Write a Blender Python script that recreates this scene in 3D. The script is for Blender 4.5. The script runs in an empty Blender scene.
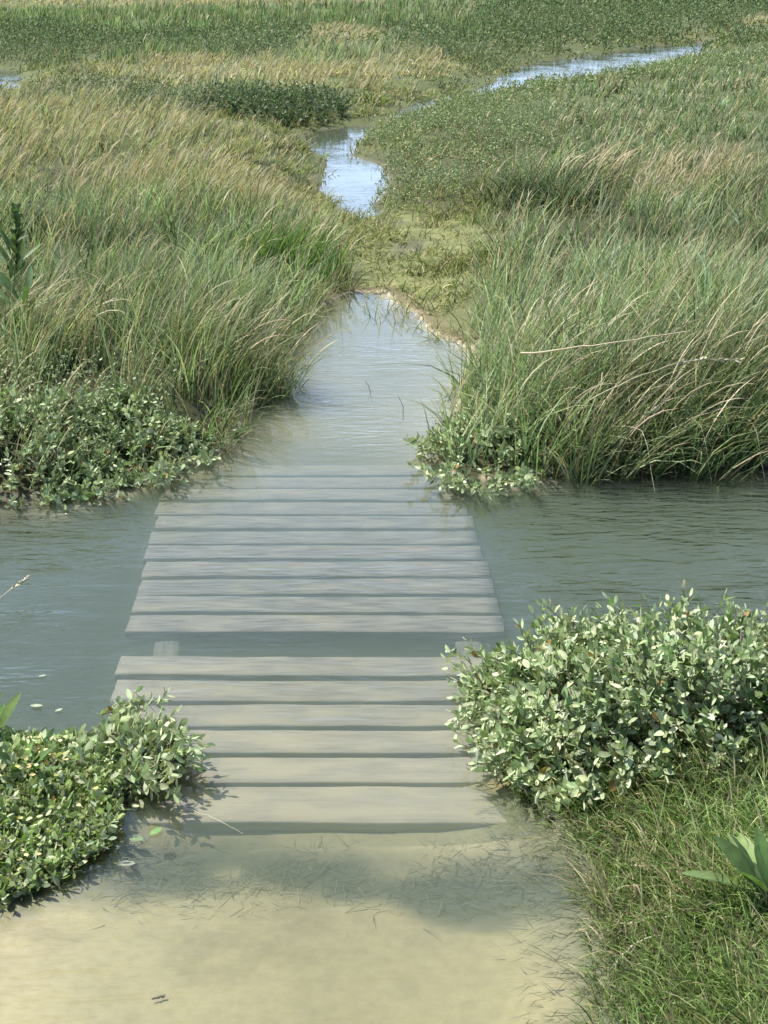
import bpy, math
import numpy as np
from math import radians as R

rng = np.random.default_rng(7)
C = bpy.context.scene.collection

# ------------------------------------------------------------------ camera constants
F, H = 1480.0, 1.85
TILT = math.atan(562.0 / F)
CT, ST = math.cos(TILT), math.sin(TILT)

def g(px, py, zl=0.0):
    """photo position -> place on the level zl (metres)"""
    z = F * (H - zl) / CT / (py + 50.0)
    return (px - 384.0) * z / F, (z - (H - zl) * ST) / CT

def pix(X, Y, zl):
    z = Y * CT + (H - zl) * ST
    py = F * (H - zl) / CT / np.maximum(z, .2) - 50.0
    return 384.0 + X * F / np.maximum(z, .2), py

def gpoly(pts, zl=0.0):
    return np.array([g(x, y, zl) for x, y in pts])

# ------------------------------------------------------------------ noise
def _hash(ix, iy, seed):
    h = (ix * 374761393 + iy * 668265263 + seed * 1442695041) & 0xFFFFFFFF
    h = ((h ^ (h >> 13)) * 1274126177) & 0xFFFFFFFF
    return ((h ^ (h >> 16)) & 0xFFFF) / 65535.0

def vnoise(x, y, seed=0):
    x = np.asarray(x, float) + 1000; y = np.asarray(y, float) + 1000
    ix = np.floor(x).astype(np.int64); iy = np.floor(y).astype(np.int64)
    fx = x - ix; fy = y - iy
    fx = fx * fx * (3 - 2 * fx); fy = fy * fy * (3 - 2 * fy)
    a = _hash(ix, iy, seed); b = _hash(ix + 1, iy, seed)
    c = _hash(ix, iy + 1, seed); d = _hash(ix + 1, iy + 1, seed)
    return (a * (1 - fx) + b * fx) * (1 - fy) + (c * (1 - fx) + d * fx) * fy

def fbm(x, y, seed=0, o=4):
    s = 0; a = .5
    for i in range(o):
        s = s + a * vnoise(x * 2 ** i, y * 2 ** i, seed + i); a *= .5
    return s / (1 - .5 ** o)

def sstep(a, b, x):
    t = np.clip((x - a) / (b - a), 0, 1)
    return t * t * (3 - 2 * t)

def inside(P, X, Y):
    X = np.asarray(X); Y = np.asarray(Y)
    r = np.zeros(X.shape, bool)
    n = len(P)
    for i in range(n):
        x1, y1 = P[i]; x2, y2 = P[(i + 1) % n]
        if y1 == y2: continue
        c = ((y1 > Y) != (y2 > Y)) & (X < (x2 - x1) * (Y - y1) / (y2 - y1) + x1)
        r ^= c
    return r

def sdf(P, X, Y):
    """positive outside, negative inside"""
    d = np.full(X.shape, 1e9)
    n = len(P)
    for i in range(n):
        a = P[i]; b = P[(i + 1) % n]
        e = b - a; L = max((e ** 2).sum(), 1e-9)
        t = np.clip(((X - a[0]) * e[0] + (Y - a[1]) * e[1]) / L, 0, 1)
        d = np.minimum(d, (X - a[0] - t * e[0]) ** 2 + (Y - a[1] - t * e[1]) ** 2)
    d = np.sqrt(d)
    return np.where(inside(P, X, Y), -d, d)

# ------------------------------------------------------------------ water outlines
MAIN = gpoly([(-1500, 540), (0, 498), (60, 494), (150, 474), (215, 452), (243, 425), (262, 385), (292, 345),
              (312, 312), (345, 292), (385, 291), (412, 310), (438, 334), (474, 350), (470, 380), (456, 405), (447, 440),
              (452, 480), (540, 472), (600, 468), (768, 466), (2300, 470), (2300, 700), (768, 690), (620, 690), (540, 690),
              (510, 712), (512, 760), (545, 800), (575, 850), (600, 920), (612, 1024), (630, 1500),
              (-900, 1500), (-500, 1080), (-360, 1000), (-180, 940), (0, 895), (50, 872), (92, 846), (112, 800), (105, 765),
              (70, 748), (0, 745), (-1500, 780)])
CHAN = gpoly([(-1500, 560), (0, 510), (60, 506), (150, 482), (210, 470), (330, 462), (440, 462), (470, 480), (560, 476),
              (768, 472), (2300, 476), (2300, 690), (768, 682), (560, 690), (520, 730), (470, 775), (300, 790), (130, 775), (80, 742),
              (0, 738), (-1500, 770)])
POND = gpoly([(300, 133), (345, 127), (375, 126), (366, 142), (358, 156), (388, 166), (394, 180), (388, 198),
              (378, 206), (392, 214), (360, 220), (335, 216), (314, 190), (322, 160), (306, 150)])
PUD = gpoly([(396, 244), (422, 242), (428, 253), (402, 256)])
PUD2 = gpoly([(372, 221), (400, 219), (404, 227), (380, 231)])
PUD3 = gpoly([(440, 262), (462, 260), (458, 269), (438, 271)])
STR = gpoly([(384, 118), (410, 103), (470, 92), (490, 84), (500, 73), (540, 62), (610, 53), (700, 41), (712, 46), (704, 55),
             (640, 70), (580, 82), (500, 92), (440, 108), (400, 120)])
LEFTP = gpoly([(-400, 66), (-20, 69), (16, 73), (14, 92), (-30, 98), (-400, 104)])
WATERS = [(POND, .12), (PUD, .02), (PUD2, .02), (PUD3, .015), (STR, .12), (LEFTP, .4)]
MAT = gpoly([(345, 214), (392, 212), (470, 215), (490, 250), (478, 300), (450, 345), (404, 316), (384, 294), (345, 292),
             (320, 300), (318, 270), (335, 235)])

def rngmask(X, Y): return sstep(-.40, -.62, X) * sstep(2.35, 2.5, Y)

def terrain(X, Y, want=False):
    w = .05 * (fbm(X * 5, Y * 5, 3, 3) - .5)
    dm = sdf(MAIN, X, Y) + w * 1.3
    dc = sdf(CHAN, X, Y) + w
    far = sstep(12, 30, Y)
    d2 = np.full(X.shape, 1e9); dep = np.zeros(X.shape)
    for P, q in WATERS:
        s = sdf(P, X, Y) + w * (1 + 2 * far)
        m = s < d2
        d2 = np.where(m, s, d2); dep = np.where(m, q, dep)
    mat = sstep(.25, -.25, sdf(MAT, X, Y))
    land = np.minimum(dm, d2)
    top = .13 * (1 - mat * .85) * (1 - .95 * sstep(0, -.1, X) * sstep(2.72, 2.6, Y)) * (1 - .65 * sstep(0, -.1, X) * sstep(4.2, 3.9, Y)) * (1 - .65 * sstep(9, 12, Y) * sstep(.9, .1, d2))
    h = .012 + top * sstep(0, .40, land) + (.05 * (fbm(X * 1.3, Y * 1.3, 11) - .5) + .02 * (fbm(X * 9, Y * 9, 12) - .5)) * sstep(0, .3, land) * (1 - .6 * mat)
    h = h + .10 * (fbm(X * .12, Y * .12, 13, 3) - .5) * sstep(12, 40, Y) * sstep(1, 4, land)
    # shallow water: the silty landing in front, the pool behind the deck
    near = sstep(3.4, 2.9, Y)
    shallow = -.008 - (.020 + .012 * near) * sstep(0, .25, -dm) - .025 * (1 - near) * sstep(.05, .5, -dm)
    shallow = shallow * (1 - .6 * sstep(5.5, 5.9, Y)) + .006 * (Y < 2.75) * (X < -.35) * 2 * (fbm(X * 16, Y * 16, 26, 2) - .42) * rngmask(X, Y)
    shallow = shallow + .014 * (fbm(X * 3, Y * 3, 21) - .5) + .006 * (fbm(X * 14, Y * 14, 22) - .5)
    # dip with weed just in front of the deck, grey fringe along the right bank
    xw, yw = X, Y
    dip = sstep(.18, .03, np.abs(yw - 2.745 + .05 * np.sin(xw * 5)) + .14 * (fbm(X * 7, Y * 7, 23) - .5)) * sstep(-.75, -.5, X)
    shallow = shallow - .020 * dip - .028 * sstep(2.85, 2.89, Y) * sstep(.5, .4, X) * sstep(-.85, -.78, X)
    # wet silt rising out of the water at the left
    rise = sstep(-.35, -.90, X + .25 * (fbm(X * 4, Y * 4, 24) - .5)) * sstep(2.78, 2.4, Y)
    shallow = shallow + .022 * rise
    deep = -.46 * sstep(0, .30, -dc)
    inm = np.where(dc < 0, shallow + deep, shallow)
    lip = .012 * (1 - .9 * sstep(3.0, 2.9, Y) * (X < 0))
    h = h - (.012 - lip)
    h = np.where(dm < 0, inm * sstep(0, .03, -dm) + lip * (1 - sstep(0, .03, -dm)), h)
    h = np.where(d2 < 0, .012 - (dep + .012) * sstep(0, .25, -d2), h)
    if want: return h, land, dm, dc, d2, mat, dip, rise
    return h

# ------------------------------------------------------------------ mesh building
class Soup:
    def __init__(s): s.v = []; s.q = []; s.t = []; s.c = []; s.n = 0
    def add(s, v, q=None, t=None, c=None):
        v = v.reshape(-1, 3)
        if q is not None and len(q): s.q.append(q.reshape(-1, 4) + s.n)
        if t is not None and len(t): s.t.append(t.reshape(-1, 3) + s.n)
        s.v.append(v); s.n += len(v)
        c = np.ones((len(v), 3)) * .5 if c is None else np.broadcast_to(c, (len(v), 3)) if np.ndim(c) == 1 else c.reshape(-1, 3)
        s.c.append(c)
    def build(s, name, m, parent=None, smooth=True, origin=None):
        v = np.concatenate(s.v).astype(np.float32)
        if origin is not None: v = v - np.array(origin, np.float32)
        q = np.concatenate(s.q) if s.q else np.zeros((0, 4), int)
        t = np.concatenate(s.t) if s.t else np.zeros((0, 3), int)
        me = bpy.data.meshes.new(name)
        me.vertices.add(len(v)); me.vertices.foreach_set('co', v.ravel())
        me.loops.add(q.size + t.size)
        me.loops.foreach_set('vertex_index', np.concatenate([q.ravel(), t.ravel()]).astype(np.int32))
        me.polygons.add(len(q) + len(t))
        ls = np.concatenate([np.arange(len(q)) * 4, q.size + np.arange(len(t)) * 3]).astype(np.int32)
        me.polygons.foreach_set('loop_start', ls)
        me.polygons.foreach_set('use_smooth', np.full(len(ls), smooth))
        me.update(calc_edges=True)
        a = me.color_attributes.new('Col', 'FLOAT_COLOR', 'POINT')
        c = np.concatenate(s.c)
        a.data.foreach_set('color', np.concatenate([c, np.ones((len(c), 1))], 1).astype(np.float32).ravel())
        me.materials.append(m)
        o = bpy.data.objects.new(name, me); C.objects.link(o)
        if parent is not None:
            o.parent = parent
        elif origin is not None:
            o.location = origin
        return o

def tag(o, label=None, cat=None, group=None, kind=None):
    if label: o['label'] = label
    if cat: o['category'] = cat
    if group: o['group'] = group
    if kind: o['kind'] = kind
    return o

def empty(name, loc):
    o = bpy.data.objects.new(name, None); o.location = loc; o.empty_display_size = .1
    C.objects.link(o); return o

def norm(a): return a / np.maximum(np.linalg.norm(a, axis=-1, keepdims=True), 1e-9)

BLADE = np.array([.75, 1, .8, .5, .04])
def ribbons(S, root, az, lean, bend, L, W, col, tip=None, prof=BLADE, droop=1.3, cross=False):
    N = len(root); K = len(prof) - 1
    if N == 0: return
    d = np.stack([np.cos(az), np.sin(az), np.zeros(N)], 1)
    p = np.stack([-np.sin(az), np.cos(az), np.zeros(N)], 1)
    P = np.zeros((N, K + 1, 3)); P[:, 0] = root
    for k in range(K):
        a = lean + bend * ((k + .5) / K) ** droop
        P[:, k + 1] = P[:, k] + (L / K)[:, None] * (np.sin(a)[:, None] * d + np.cos(a)[:, None] * np.array([0, 0, 1.]))
    fa = rng.uniform(-1.2, 1.2, N)
    am = lean + bend * .4
    nn = np.cos(am)[:, None] * d - np.sin(am)[:, None] * np.array([0, 0, 1.])
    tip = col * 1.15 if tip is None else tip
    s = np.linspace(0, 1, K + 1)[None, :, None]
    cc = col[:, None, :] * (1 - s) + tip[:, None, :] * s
    for rep in range(2 if cross else 1):
        f2 = fa + rep * math.pi / 2
        w = np.cos(f2)[:, None] * p + np.sin(f2)[:, None] * nn
        off = .5 * W[:, None, None] * prof[None, :, None] * w[:, None, :]
        V = np.stack([P - off, P + off], 2)                      # N,K+1,2,3
        b = (np.arange(N) * (K + 1) * 2)[:, None] + (np.arange(K) * 2)[None, :]
        Q = np.stack([b, b + 1, b + 3, b + 2], 2)
        S.add(V, Q, None, np.repeat(cc[:, :, None, :], 2, 2))
    return P

LT = np.array([0, .14, .38, .64, .86, 1.0])
LW = np.array([.06, .55, 1, .95, .55, .02])
LW_LONG = np.array([.12, .45, .9, 1, .6, .02])
def leaves(S, base, d, up, L, W, col, fold=.25, curl=.0, lw=LW):
    """a leaf: midrib and two raised halves"""
    N = len(base)
    if N == 0: return
    d = norm(d); s = norm(np.cross(d, up)); n = norm(np.cross(s, d))
    K = len(LT)
    curl = np.broadcast_to(curl, (N,))
    t = LT[None, :, None]
    mid = base[:, None] + d[:, None] * L[:, None, None] * t + n[:, None] * (curl * L)[:, None, None] * (t ** 2)
    off = .5 * W[:, None, None] * lw[None, :, None]
    rise = off * fold
    A = mid + s[:, None] * off + n[:, None] * rise
    B = mid - s[:, None] * off + n[:, None] * rise
    V = np.stack([A, mid, B], 2)
    b = (np.arange(N) * K * 3)[:, None] + (np.arange(K - 1) * 3)[None, :]
    Q = np.concatenate([np.stack([b, b + 1, b + 4, b + 3], 2), np.stack([b + 1, b + 2, b + 5, b + 4], 2)], 1)
    cc = np.broadcast_to(col[:, None, None, :], (N, K, 3, 3)).copy()
    cc[:, :, 1] *= 1.12
    S.add(V, Q, None, cc)

def tubes(S, P, rad, col, sides=4):
    """P: N,K,3 paths; rad: N,K"""
    N, K, _ = P.shape
    T = norm(np.gradient(P, axis=1))
    ref = np.where(np.abs(T[..., 2:3]) > .9, np.array([1., 0, 0]), np.array([0, 0, 1.]))
    a = norm(np.cross(T, ref)); b = np.cross(T, a)
    th = np.arange(sides) * 2 * math.pi / sides
    V = P[:, :, None] + rad[:, :, None, None] * (np.cos(th)[None, None, :, None] * a[:, :, None] + np.sin(th)[None, None, :, None] * b[:, :, None])
    base = (np.arange(N) * K * sides)[:, None, None] + (np.arange(K - 1) * sides)[None, :, None]
    j = np.arange(sides)[None, None, :]; j2 = (j + 1) % sides
    Q = np.stack([base + j, base + j2, base + sides + j2, base + sides + j], 3)
    cc = np.broadcast_to(col[:, None, None, :], (N, K, sides, 3))
    S.add(V, Q, None, cc)

# ------------------------------------------------------------------ materials
def new_mat(name):
    m = bpy.data.materials.new(name); m.use_nodes = True
    nt = m.node_tree; nt.nodes.clear()
    return m, nt, nt.nodes.new('ShaderNodeOutputMaterial')

def leaf_mat(name, rough=.5, trans=.3, spec=.4, tint=(1, 1, 1), nscale=60):
    m, nt, out = new_mat(name)
    N, Lk = nt.nodes, nt.links
    at = N.new('ShaderNodeAttribute'); at.attribute_name = 'Col'
    tc = N.new('ShaderNodeTexCoord')
    nz = N.new('ShaderNodeTexNoise'); nz.inputs['Scale'].default_value = nscale; nz.inputs['Detail'].default_value = 2
    Lk.new(tc.outputs['Object'], nz.inputs['Vector'])
    mr = N.new('ShaderNodeMapRange'); mr.inputs['From Min'].default_value = .3; mr.inputs['From Max'].default_value = .7
    mr.inputs['To Min'].default_value = .78; mr.inputs['To Max'].default_value = 1.2
    Lk.new(nz.outputs['Fac'], mr.inputs['Value'])
    mx = N.new('ShaderNodeVectorMath'); mx.operation = 'SCALE'
    Lk.new(at.outputs['Color'], mx.inputs[0]); Lk.new(mr.outputs[0], mx.inputs['Scale'])
    p = N.new('ShaderNodeBsdfPrincipled'); p.inputs['Roughness'].default_value = rough
    p.inputs['Specular IOR Level'].default_value = spec
    Lk.new(mx.outputs[0], p.inputs['Base Color'])
    t = N.new('ShaderNodeBsdfTranslucent')
    t2 = N.new('ShaderNodeVectorMath'); t2.operation = 'MULTIPLY'; t2.inputs[1].default_value = (1.0, 1.15, .65)
    Lk.new(mx.outputs[0], t2.inputs[0]); Lk.new(t2.outputs[0], t.inputs['Color'])
    ms = N.new('ShaderNodeMixShader'); ms.inputs[0].default_value = trans
    Lk.new(p.outputs[0], ms.inputs[1]); Lk.new(t.outputs[0], ms.inputs[2]); Lk.new(ms.outputs[0], out.inputs[0])
    return m

M_GRASS = leaf_mat('grass_blades', .6, .30, .14)
M_PURS = leaf_mat('mealy_leaves', .6, .16, .18, nscale=90)
M_DOCK = leaf_mat('glossy_leaves', .5, .25, .3, nscale=40)
M_STEM = leaf_mat('dry_stems', .7, .05, .2, nscale=80)

def ground_mat():
    m, nt, out = new_mat('marsh_soil')
    N, Lk = nt.nodes, nt.links
    at = N.new('ShaderNodeAttribute'); at.attribute_name = 'Col'
    tc = N.new('ShaderNodeTexCoord')
    def noise(sc, det=5, ro=.6):
        n = N.new('ShaderNodeTexNoise'); n.inputs['Scale'].default_value = sc; n.inputs['Detail'].default_value = det
        n.inputs['Roughness'].default_value = ro; Lk.new(tc.outputs['Object'], n.inputs['Vector']); return n
    n1 = noise(2.2, 6); n2 = noise(38, 4); n3 = noise(160, 2)
    mr = N.new('ShaderNodeMapRange'); mr.inputs['From Min'].default_value = .3; mr.inputs['From Max'].default_value = .7
    mr.inputs['To Min'].default_value = .86; mr.inputs['To Max'].default_value = 1.1
    Lk.new(n1.outputs['Fac'], mr.inputs['Value'])
    mr2 = N.new('ShaderNodeMapRange'); mr2.inputs['From Min'].default_value = .3; mr2.inputs['From Max'].default_value = .75
    mr2.inputs['To Min'].default_value = .86; mr2.inputs['To Max'].default_value = 1.1
    Lk.new(n2.outputs['Fac'], mr2.inputs['Value'])
    mu = N.new('ShaderNodeMath'); mu.operation = 'MULTIPLY'; Lk.new(mr.outputs[0], mu.inputs[0]); Lk.new(mr2.outputs[0], mu.inputs[1])
    sc = N.new('ShaderNodeVectorMath'); sc.operation = 'SCALE'; Lk.new(at.outputs['Color'], sc.inputs[0]); Lk.new(mu.outputs[0], sc.inputs['Scale'])
    p = N.new('ShaderNodeBsdfPrincipled'); p.inputs['Roughness'].default_value = .8; p.inputs['Specular IOR Level'].default_value = .12
    Lk.new(sc.outputs[0], p.inputs['Base Color'])
    ad = N.new('ShaderNodeMath'); ad.operation = 'ADD'; Lk.new(n2.outputs['Fac'], ad.inputs[0]); Lk.new(n3.outputs['Fac'], ad.inputs[1])
    b = N.new('ShaderNodeBump'); b.inputs['Strength'].default_value = .25; b.inputs['Distance'].default_value = .003
    Lk.new(ad.outputs[0], b.inputs['Height']); Lk.new(b.outputs[0], p.inputs['Normal'])
    Lk.new(p.outputs[0], out.inputs[0]); return m

def water_mat(vd=7.0):
    m, nt, out = new_mat('turbid_water')
    N, Lk = nt.nodes, nt.links
    tc = N.new('ShaderNodeTexCoord')
    def noise(scale, rot, sc, det=2, dist=0.):
        mp = N.new('ShaderNodeMapping'); mp.inputs['Scale'].default_value = scale; mp.inputs['Rotation'].default_value = (0, 0, R(rot))
        Lk.new(tc.outputs['Object'], mp.inputs['Vector'])
        n = N.new('ShaderNodeTexNoise'); n.inputs['Scale'].default_value = sc; n.inputs['Detail'].default_value = det
        n.inputs['Distortion'].default_value = dist
        Lk.new(mp.outputs[0], n.inputs['Vector']); return n
    a = noise((.45, 1.5, 1), 10, 8, 2, 1.0)
    b = noise((.5, 1.5, 1), -16, 26, 2, .4)
    big = noise((1, 1, 1), 0, 1.1, 2)
    mk = N.new('ShaderNodeMapRange'); mk.inputs['From Min'].default_value = .40; mk.inputs['From Max'].default_value = .62
    mk.inputs['To Min'].default_value = .18; mk.inputs['To Max'].default_value = 1.0
    Lk.new(big.outputs['Fac'], mk.inputs['Value'])
    m2 = N.new('ShaderNodeMath'); m2.operation = 'MULTIPLY'; m2.inputs[1].default_value = .45; Lk.new(b.outputs['Fac'], m2.inputs[0])
    ad = N.new('ShaderNodeMath'); ad.operation = 'ADD'; Lk.new(a.outputs['Fac'], ad.inputs[0]); Lk.new(m2.outputs[0], ad.inputs[1])
    sx = N.new('ShaderNodeSeparateXYZ'); Lk.new(tc.outputs['Object'], sx.inputs[0])
    def ramp(src, a, b):
        q = N.new('ShaderNodeMapRange'); q.inputs['From Min'].default_value = a; q.inputs['From Max'].default_value = b; Lk.new(src, q.inputs['Value']); return q.outputs[0]
    def mul(p_, q_, op='MULTIPLY'):
        q = N.new('ShaderNodeMath'); q.operation = op
        for i_, v_ in enumerate((p_, q_)):
            if isinstance(v_, float): q.inputs[i_].default_value = v_
            else: Lk.new(v_, q.inputs[i_])
        return q.outputs[0]
    off = mul(sx.outputs['X'], .25, 'ADD'); ab = N.new('ShaderNodeMath'); ab.operation = 'ABSOLUTE'; Lk.new(off, ab.inputs[0])
    creek = mul(mul(ramp(ab.outputs[0], .55, .85), ramp(sx.outputs['Y'], 3.3, 4.2)), ramp(sx.outputs['Y'], 6.0, 5.2))
    amp = mul(mul(creek, 3.2), .5, 'ADD')
    mm = N.new('ShaderNodeMath'); mm.operation = 'MULTIPLY'; Lk.new(ad.outputs[0], mm.inputs[0]); Lk.new(mul(mk.outputs[0], amp), mm.inputs[1])
    bp = N.new('ShaderNodeBump'); bp.inputs['Strength'].default_value = 1.0; bp.inputs['Distance'].default_value = .009
    Lk.new(mm.outputs[0], bp.inputs['Height'])
    fr = N.new('ShaderNodeFresnel'); fr.inputs['IOR'].default_value = 1.5; Lk.new(bp.outputs[0], fr.inputs['Normal'])
    gl = N.new('ShaderNodeBsdfGlossy'); gl.inputs['Roughness'].default_value = .03; Lk.new(bp.outputs[0], gl.inputs['Normal'])
    tr = N.new('ShaderNodeBsdfTransparent'); tr.inputs[0].default_value = (.98, .99, .98, 1)
    ms = N.new('ShaderNodeMixShader'); Lk.new(fr.outputs[0], ms.inputs[0]); Lk.new(tr.outputs[0], ms.inputs[1]); Lk.new(gl.outputs[0], ms.inputs[2])
    Lk.new(ms.outputs[0], out.inputs['Surface'])
    v = N.new('ShaderNodeVolumePrincipled'); v.inputs['Color'].default_value = (.305, .375, .29, 1)
    v.inputs['Density'].default_value = vd; v.inputs['Anisotropy'].default_value = .0
    Lk.new(v.outputs[0], out.inputs['Volume'])
    return m

def wood_mat():
    m, nt, out = new_mat('silted_wood')
    N, Lk = nt.nodes, nt.links
    tc = N.new('ShaderNodeTexCoord'); oi = N.new('ShaderNodeObjectInfo')
    ofs = N.new('ShaderNodeVectorMath'); ofs.operation = 'MULTIPLY_ADD'
    ofs.inputs[1].default_value = (7.3, 3.1, 0)
    cb = N.new('ShaderNodeCombineXYZ')
    for i in range(3): Lk.new(oi.outputs['Random'], cb.inputs[i])
    Lk.new(cb.outputs[0], ofs.inputs[0]); Lk.new(tc.outputs['Object'], ofs.inputs[2])
    def noise(scale, sc, det=4):
        mp = N.new('ShaderNodeMapping'); mp.inputs['Scale'].default_value = scale
        Lk.new(ofs.outputs[0], mp.inputs['Vector'])
        n = N.new('ShaderNodeTexNoise'); n.inputs['Scale'].default_value = sc; n.inputs['Detail'].default_value = det
        Lk.new(mp.outputs[0], n.inputs['Vector']); return n
    grain = noise((1, 9, 9), 9, 8); blot = noise((1, 2.6, 1), 6, 6)
    r = N.new('ShaderNodeValToRGB')
    r.color_ramp.elements[0].position = .38; r.color_ramp.elements[0].color = (.15, .14, .145, 1)
    r.color_ramp.elements[1].position = .62; r.color_ramp.elements[1].color = (.33, .32, .325, 1)
    Lk.new(grain.outputs['Fac'], r.inputs[0])
    silt = N.new('ShaderNodeRGB'); silt.outputs[0].default_value = (.47, .415, .31, 1)
    # silt lies thicker towards the landing (a slope along the deck) and in blotches
    geo = N.new('ShaderNodeNewGeometry'); sx = N.new('ShaderNodeSeparateXYZ'); Lk.new(geo.outputs['Position'], sx.inputs[0])
    mr = N.new('ShaderNodeMapRange'); mr.inputs['From Min'].default_value = 4.3; mr.inputs['From Max'].default_value = 2.95
    mr.inputs['To Min'].default_value = -.1; mr.inputs['To Max'].default_value = .75
    Lk.new(sx.outputs['Y'], mr.inputs['Value'])
    mf = N.new('ShaderNodeMapRange'); mf.inputs['From Min'].default_value = 4.7; mf.inputs['From Max'].default_value = 5.6
    mf.inputs['To Min'].default_value = 0; mf.inputs['To Max'].default_value = .45
    Lk.new(sx.outputs['Y'], mf.inputs['Value'])
    bl = N.new('ShaderNodeMapRange'); bl.inputs['From Min'].default_value = .42; bl.inputs['From Max'].default_value = .68; bl.inputs['To Max'].default_value = .6
    Lk.new(blot.outputs['Fac'], bl.inputs['Value'])
    s1 = N.new('ShaderNodeMath'); s1.operation = 'ADD'; Lk.new(mr.outputs[0], s1.inputs[0]); Lk.new(bl.outputs[0], s1.inputs[1])
    s2 = N.new('ShaderNodeMath'); s2.operation = 'ADD'; s2.use_clamp = True; Lk.new(s1.outputs[0], s2.inputs[0]); Lk.new(mf.outputs[0], s2.inputs[1])
    mx = N.new('ShaderNodeMixRGB'); Lk.new(s2.outputs[0], mx.inputs[0]); Lk.new(r.outputs[0], mx.inputs[1]); Lk.new(silt.outputs[0], mx.inputs[2])
    p = N.new('ShaderNodeBsdfPrincipled'); p.inputs['Roughness'].default_value = .75
    Lk.new(mx.outputs[0], p.inputs['Base Color'])
    b = N.new('ShaderNodeBump'); b.inputs['Strength'].default_value = .5; b.inputs['Distance'].default_value = .004
    Lk.new(grain.outputs['Fac'], b.inputs['Height']); Lk.new(b.outputs[0], p.inputs['Normal'])
    Lk.new(p.outputs[0], out.inputs[0]); return m

# ------------------------------------------------------------------ ground
def axis_x():
    a = list(np.arange(0, 2.4, .025)); s = .03; x = a[-1]
    while x < 1500: x += s; a.append(x); s *= 1.09
    a = np.array(a); return np.concatenate([-a[:0:-1], a])
def axis_y():
    a = list(np.arange(1.0, 13, .03)); s = .035; x = a[-1]
    while x < 1800: x += s; a.append(x); s *= 1.035
    b = []; x = 1.0; s = .05
    while x > -300: x -= s; b.append(x); s *= 1.3
    return np.array(b[::-1] + a)
ax, ay = axis_x(), axis_y()
GX, GY = np.meshgrid(ax, ay)
h, land, dm, dc, d2, mat, dip, rise = terrain(GX, GY, True)
soil = np.array([.062, .062, .030]); soil_far = np.array([.11, .13, .055])
silt = np.array([.47, .41, .245]); matc = np.array([.17, .18, .075]); mud = np.array([.33, .27, .17]); bedc = np.array([.16, .15, .11])
weed = np.array([.12, .13, .09])
def mixc(a, b, t): return a * (1 - t[..., None]) + b * t[..., None]
col = np.broadcast_to(soil, GX.shape + (3,)).copy()
col = mixc(col, soil_far, sstep(8, 20, GY))
col = mixc(col, matc * (.6 + .9 * fbm(GX * 12, GY * 9, 33))[..., None], mat)
n20 = fbm(GX * 9, GY * 9, 32)
col = mixc(col, np.where(GY[..., None] > 9, np.array([.14, .14, .075]), mud * .55), sstep(.14, .02, land) * sstep(5, 6, GY) * sstep(.35, .6, n20 + .1) * (1 - .7 * sstep(9, 11, GY)) * np.where((GX > .9) & (GY < 6.5), .0, 1) * (1 - .5 * sstep(9, 11, GY)))
col = mixc(col, mud * .75, sstep(2.86, 2.74, GY) * (GX < 0))
w = (dm < 0).astype(float)
basin = mixc(np.broadcast_to(np.array([.42, .375, .27]), col.shape), silt, sstep(4.6, 3.4, GY))
basin = mixc(basin, bedc, sstep(.85, 1.05, np.abs(GX + .25)) * (GY > 3.5))
basin = mixc(basin, bedc, sstep(0, .25, -dc))
weedf = np.clip(dip * sstep(.25, .60, n20 + .18) * .9, 0, 1)
basin = mixc(basin, weed, weedf * (dc > 0))
fr_ = sstep(.20, .0, -dm + .08 * (n20 - .5)) * (GX > 0) * (GY < 3.1)
basin = mixc(basin, weed * 1.2, fr_ * .9)
basin = mixc(basin, weed * 1.3, sstep(.16, .0, -dm + .06 * (n20 - .5)) * (GX < 0) * (GY < 3.1) * (GY > 2.2) * .9)
spots = sstep(.57, .72, fbm(GX * 6, GY * 10, 43)) * (GX < -.1) * sstep(2.75, 2.6, GY) * sstep(2.25, 2.4, GY)
basin = mixc(basin, mud * .7, spots * .3)
col = mixc(col, basin, w)
col = np.where(((d2 < 0) & (dm >= 0))[..., None], np.array([.12, .12, .07]), col)
S = Soup()
ny, nx = GX.shape
idx = np.arange(nx * ny).reshape(ny, nx)
S.add(np.stack([GX, GY, h], 2), np.stack([idx[:-1, :-1], idx[:-1, 1:], idx[1:, 1:], idx[1:, :-1]], 2).reshape(-1, 4), None, col)
gr = S.build('ground', ground_mat())
tag(gr, 'silty mud and dark marsh soil under the plants and the water', 'ground', kind='structure')

# ground height lookup for planting
from bisect import bisect
def gz(X, Y):
    X = np.atleast_1d(X); Y = np.atleast_1d(Y)
    i = np.clip(np.searchsorted(ax, X) - 1, 0, nx - 2); j = np.clip(np.searchsorted(ay, Y) - 1, 0, ny - 2)
    fx = (X - ax[i]) / (ax[i + 1] - ax[i]); fy = (Y - ay[j]) / (ay[j + 1] - ay[j])
    return (h[j, i] * (1 - fx) + h[j, i + 1] * fx) * (1 - fy) + (h[j + 1, i] * (1 - fx) + h[j + 1, i + 1] * fx) * fy
def gland(X, Y):
    i = np.clip(np.searchsorted(ax, X) - 1, 0, nx - 2); j = np.clip(np.searchsorted(ay, Y) - 1, 0, ny - 2)
    return land[j, i]

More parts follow.
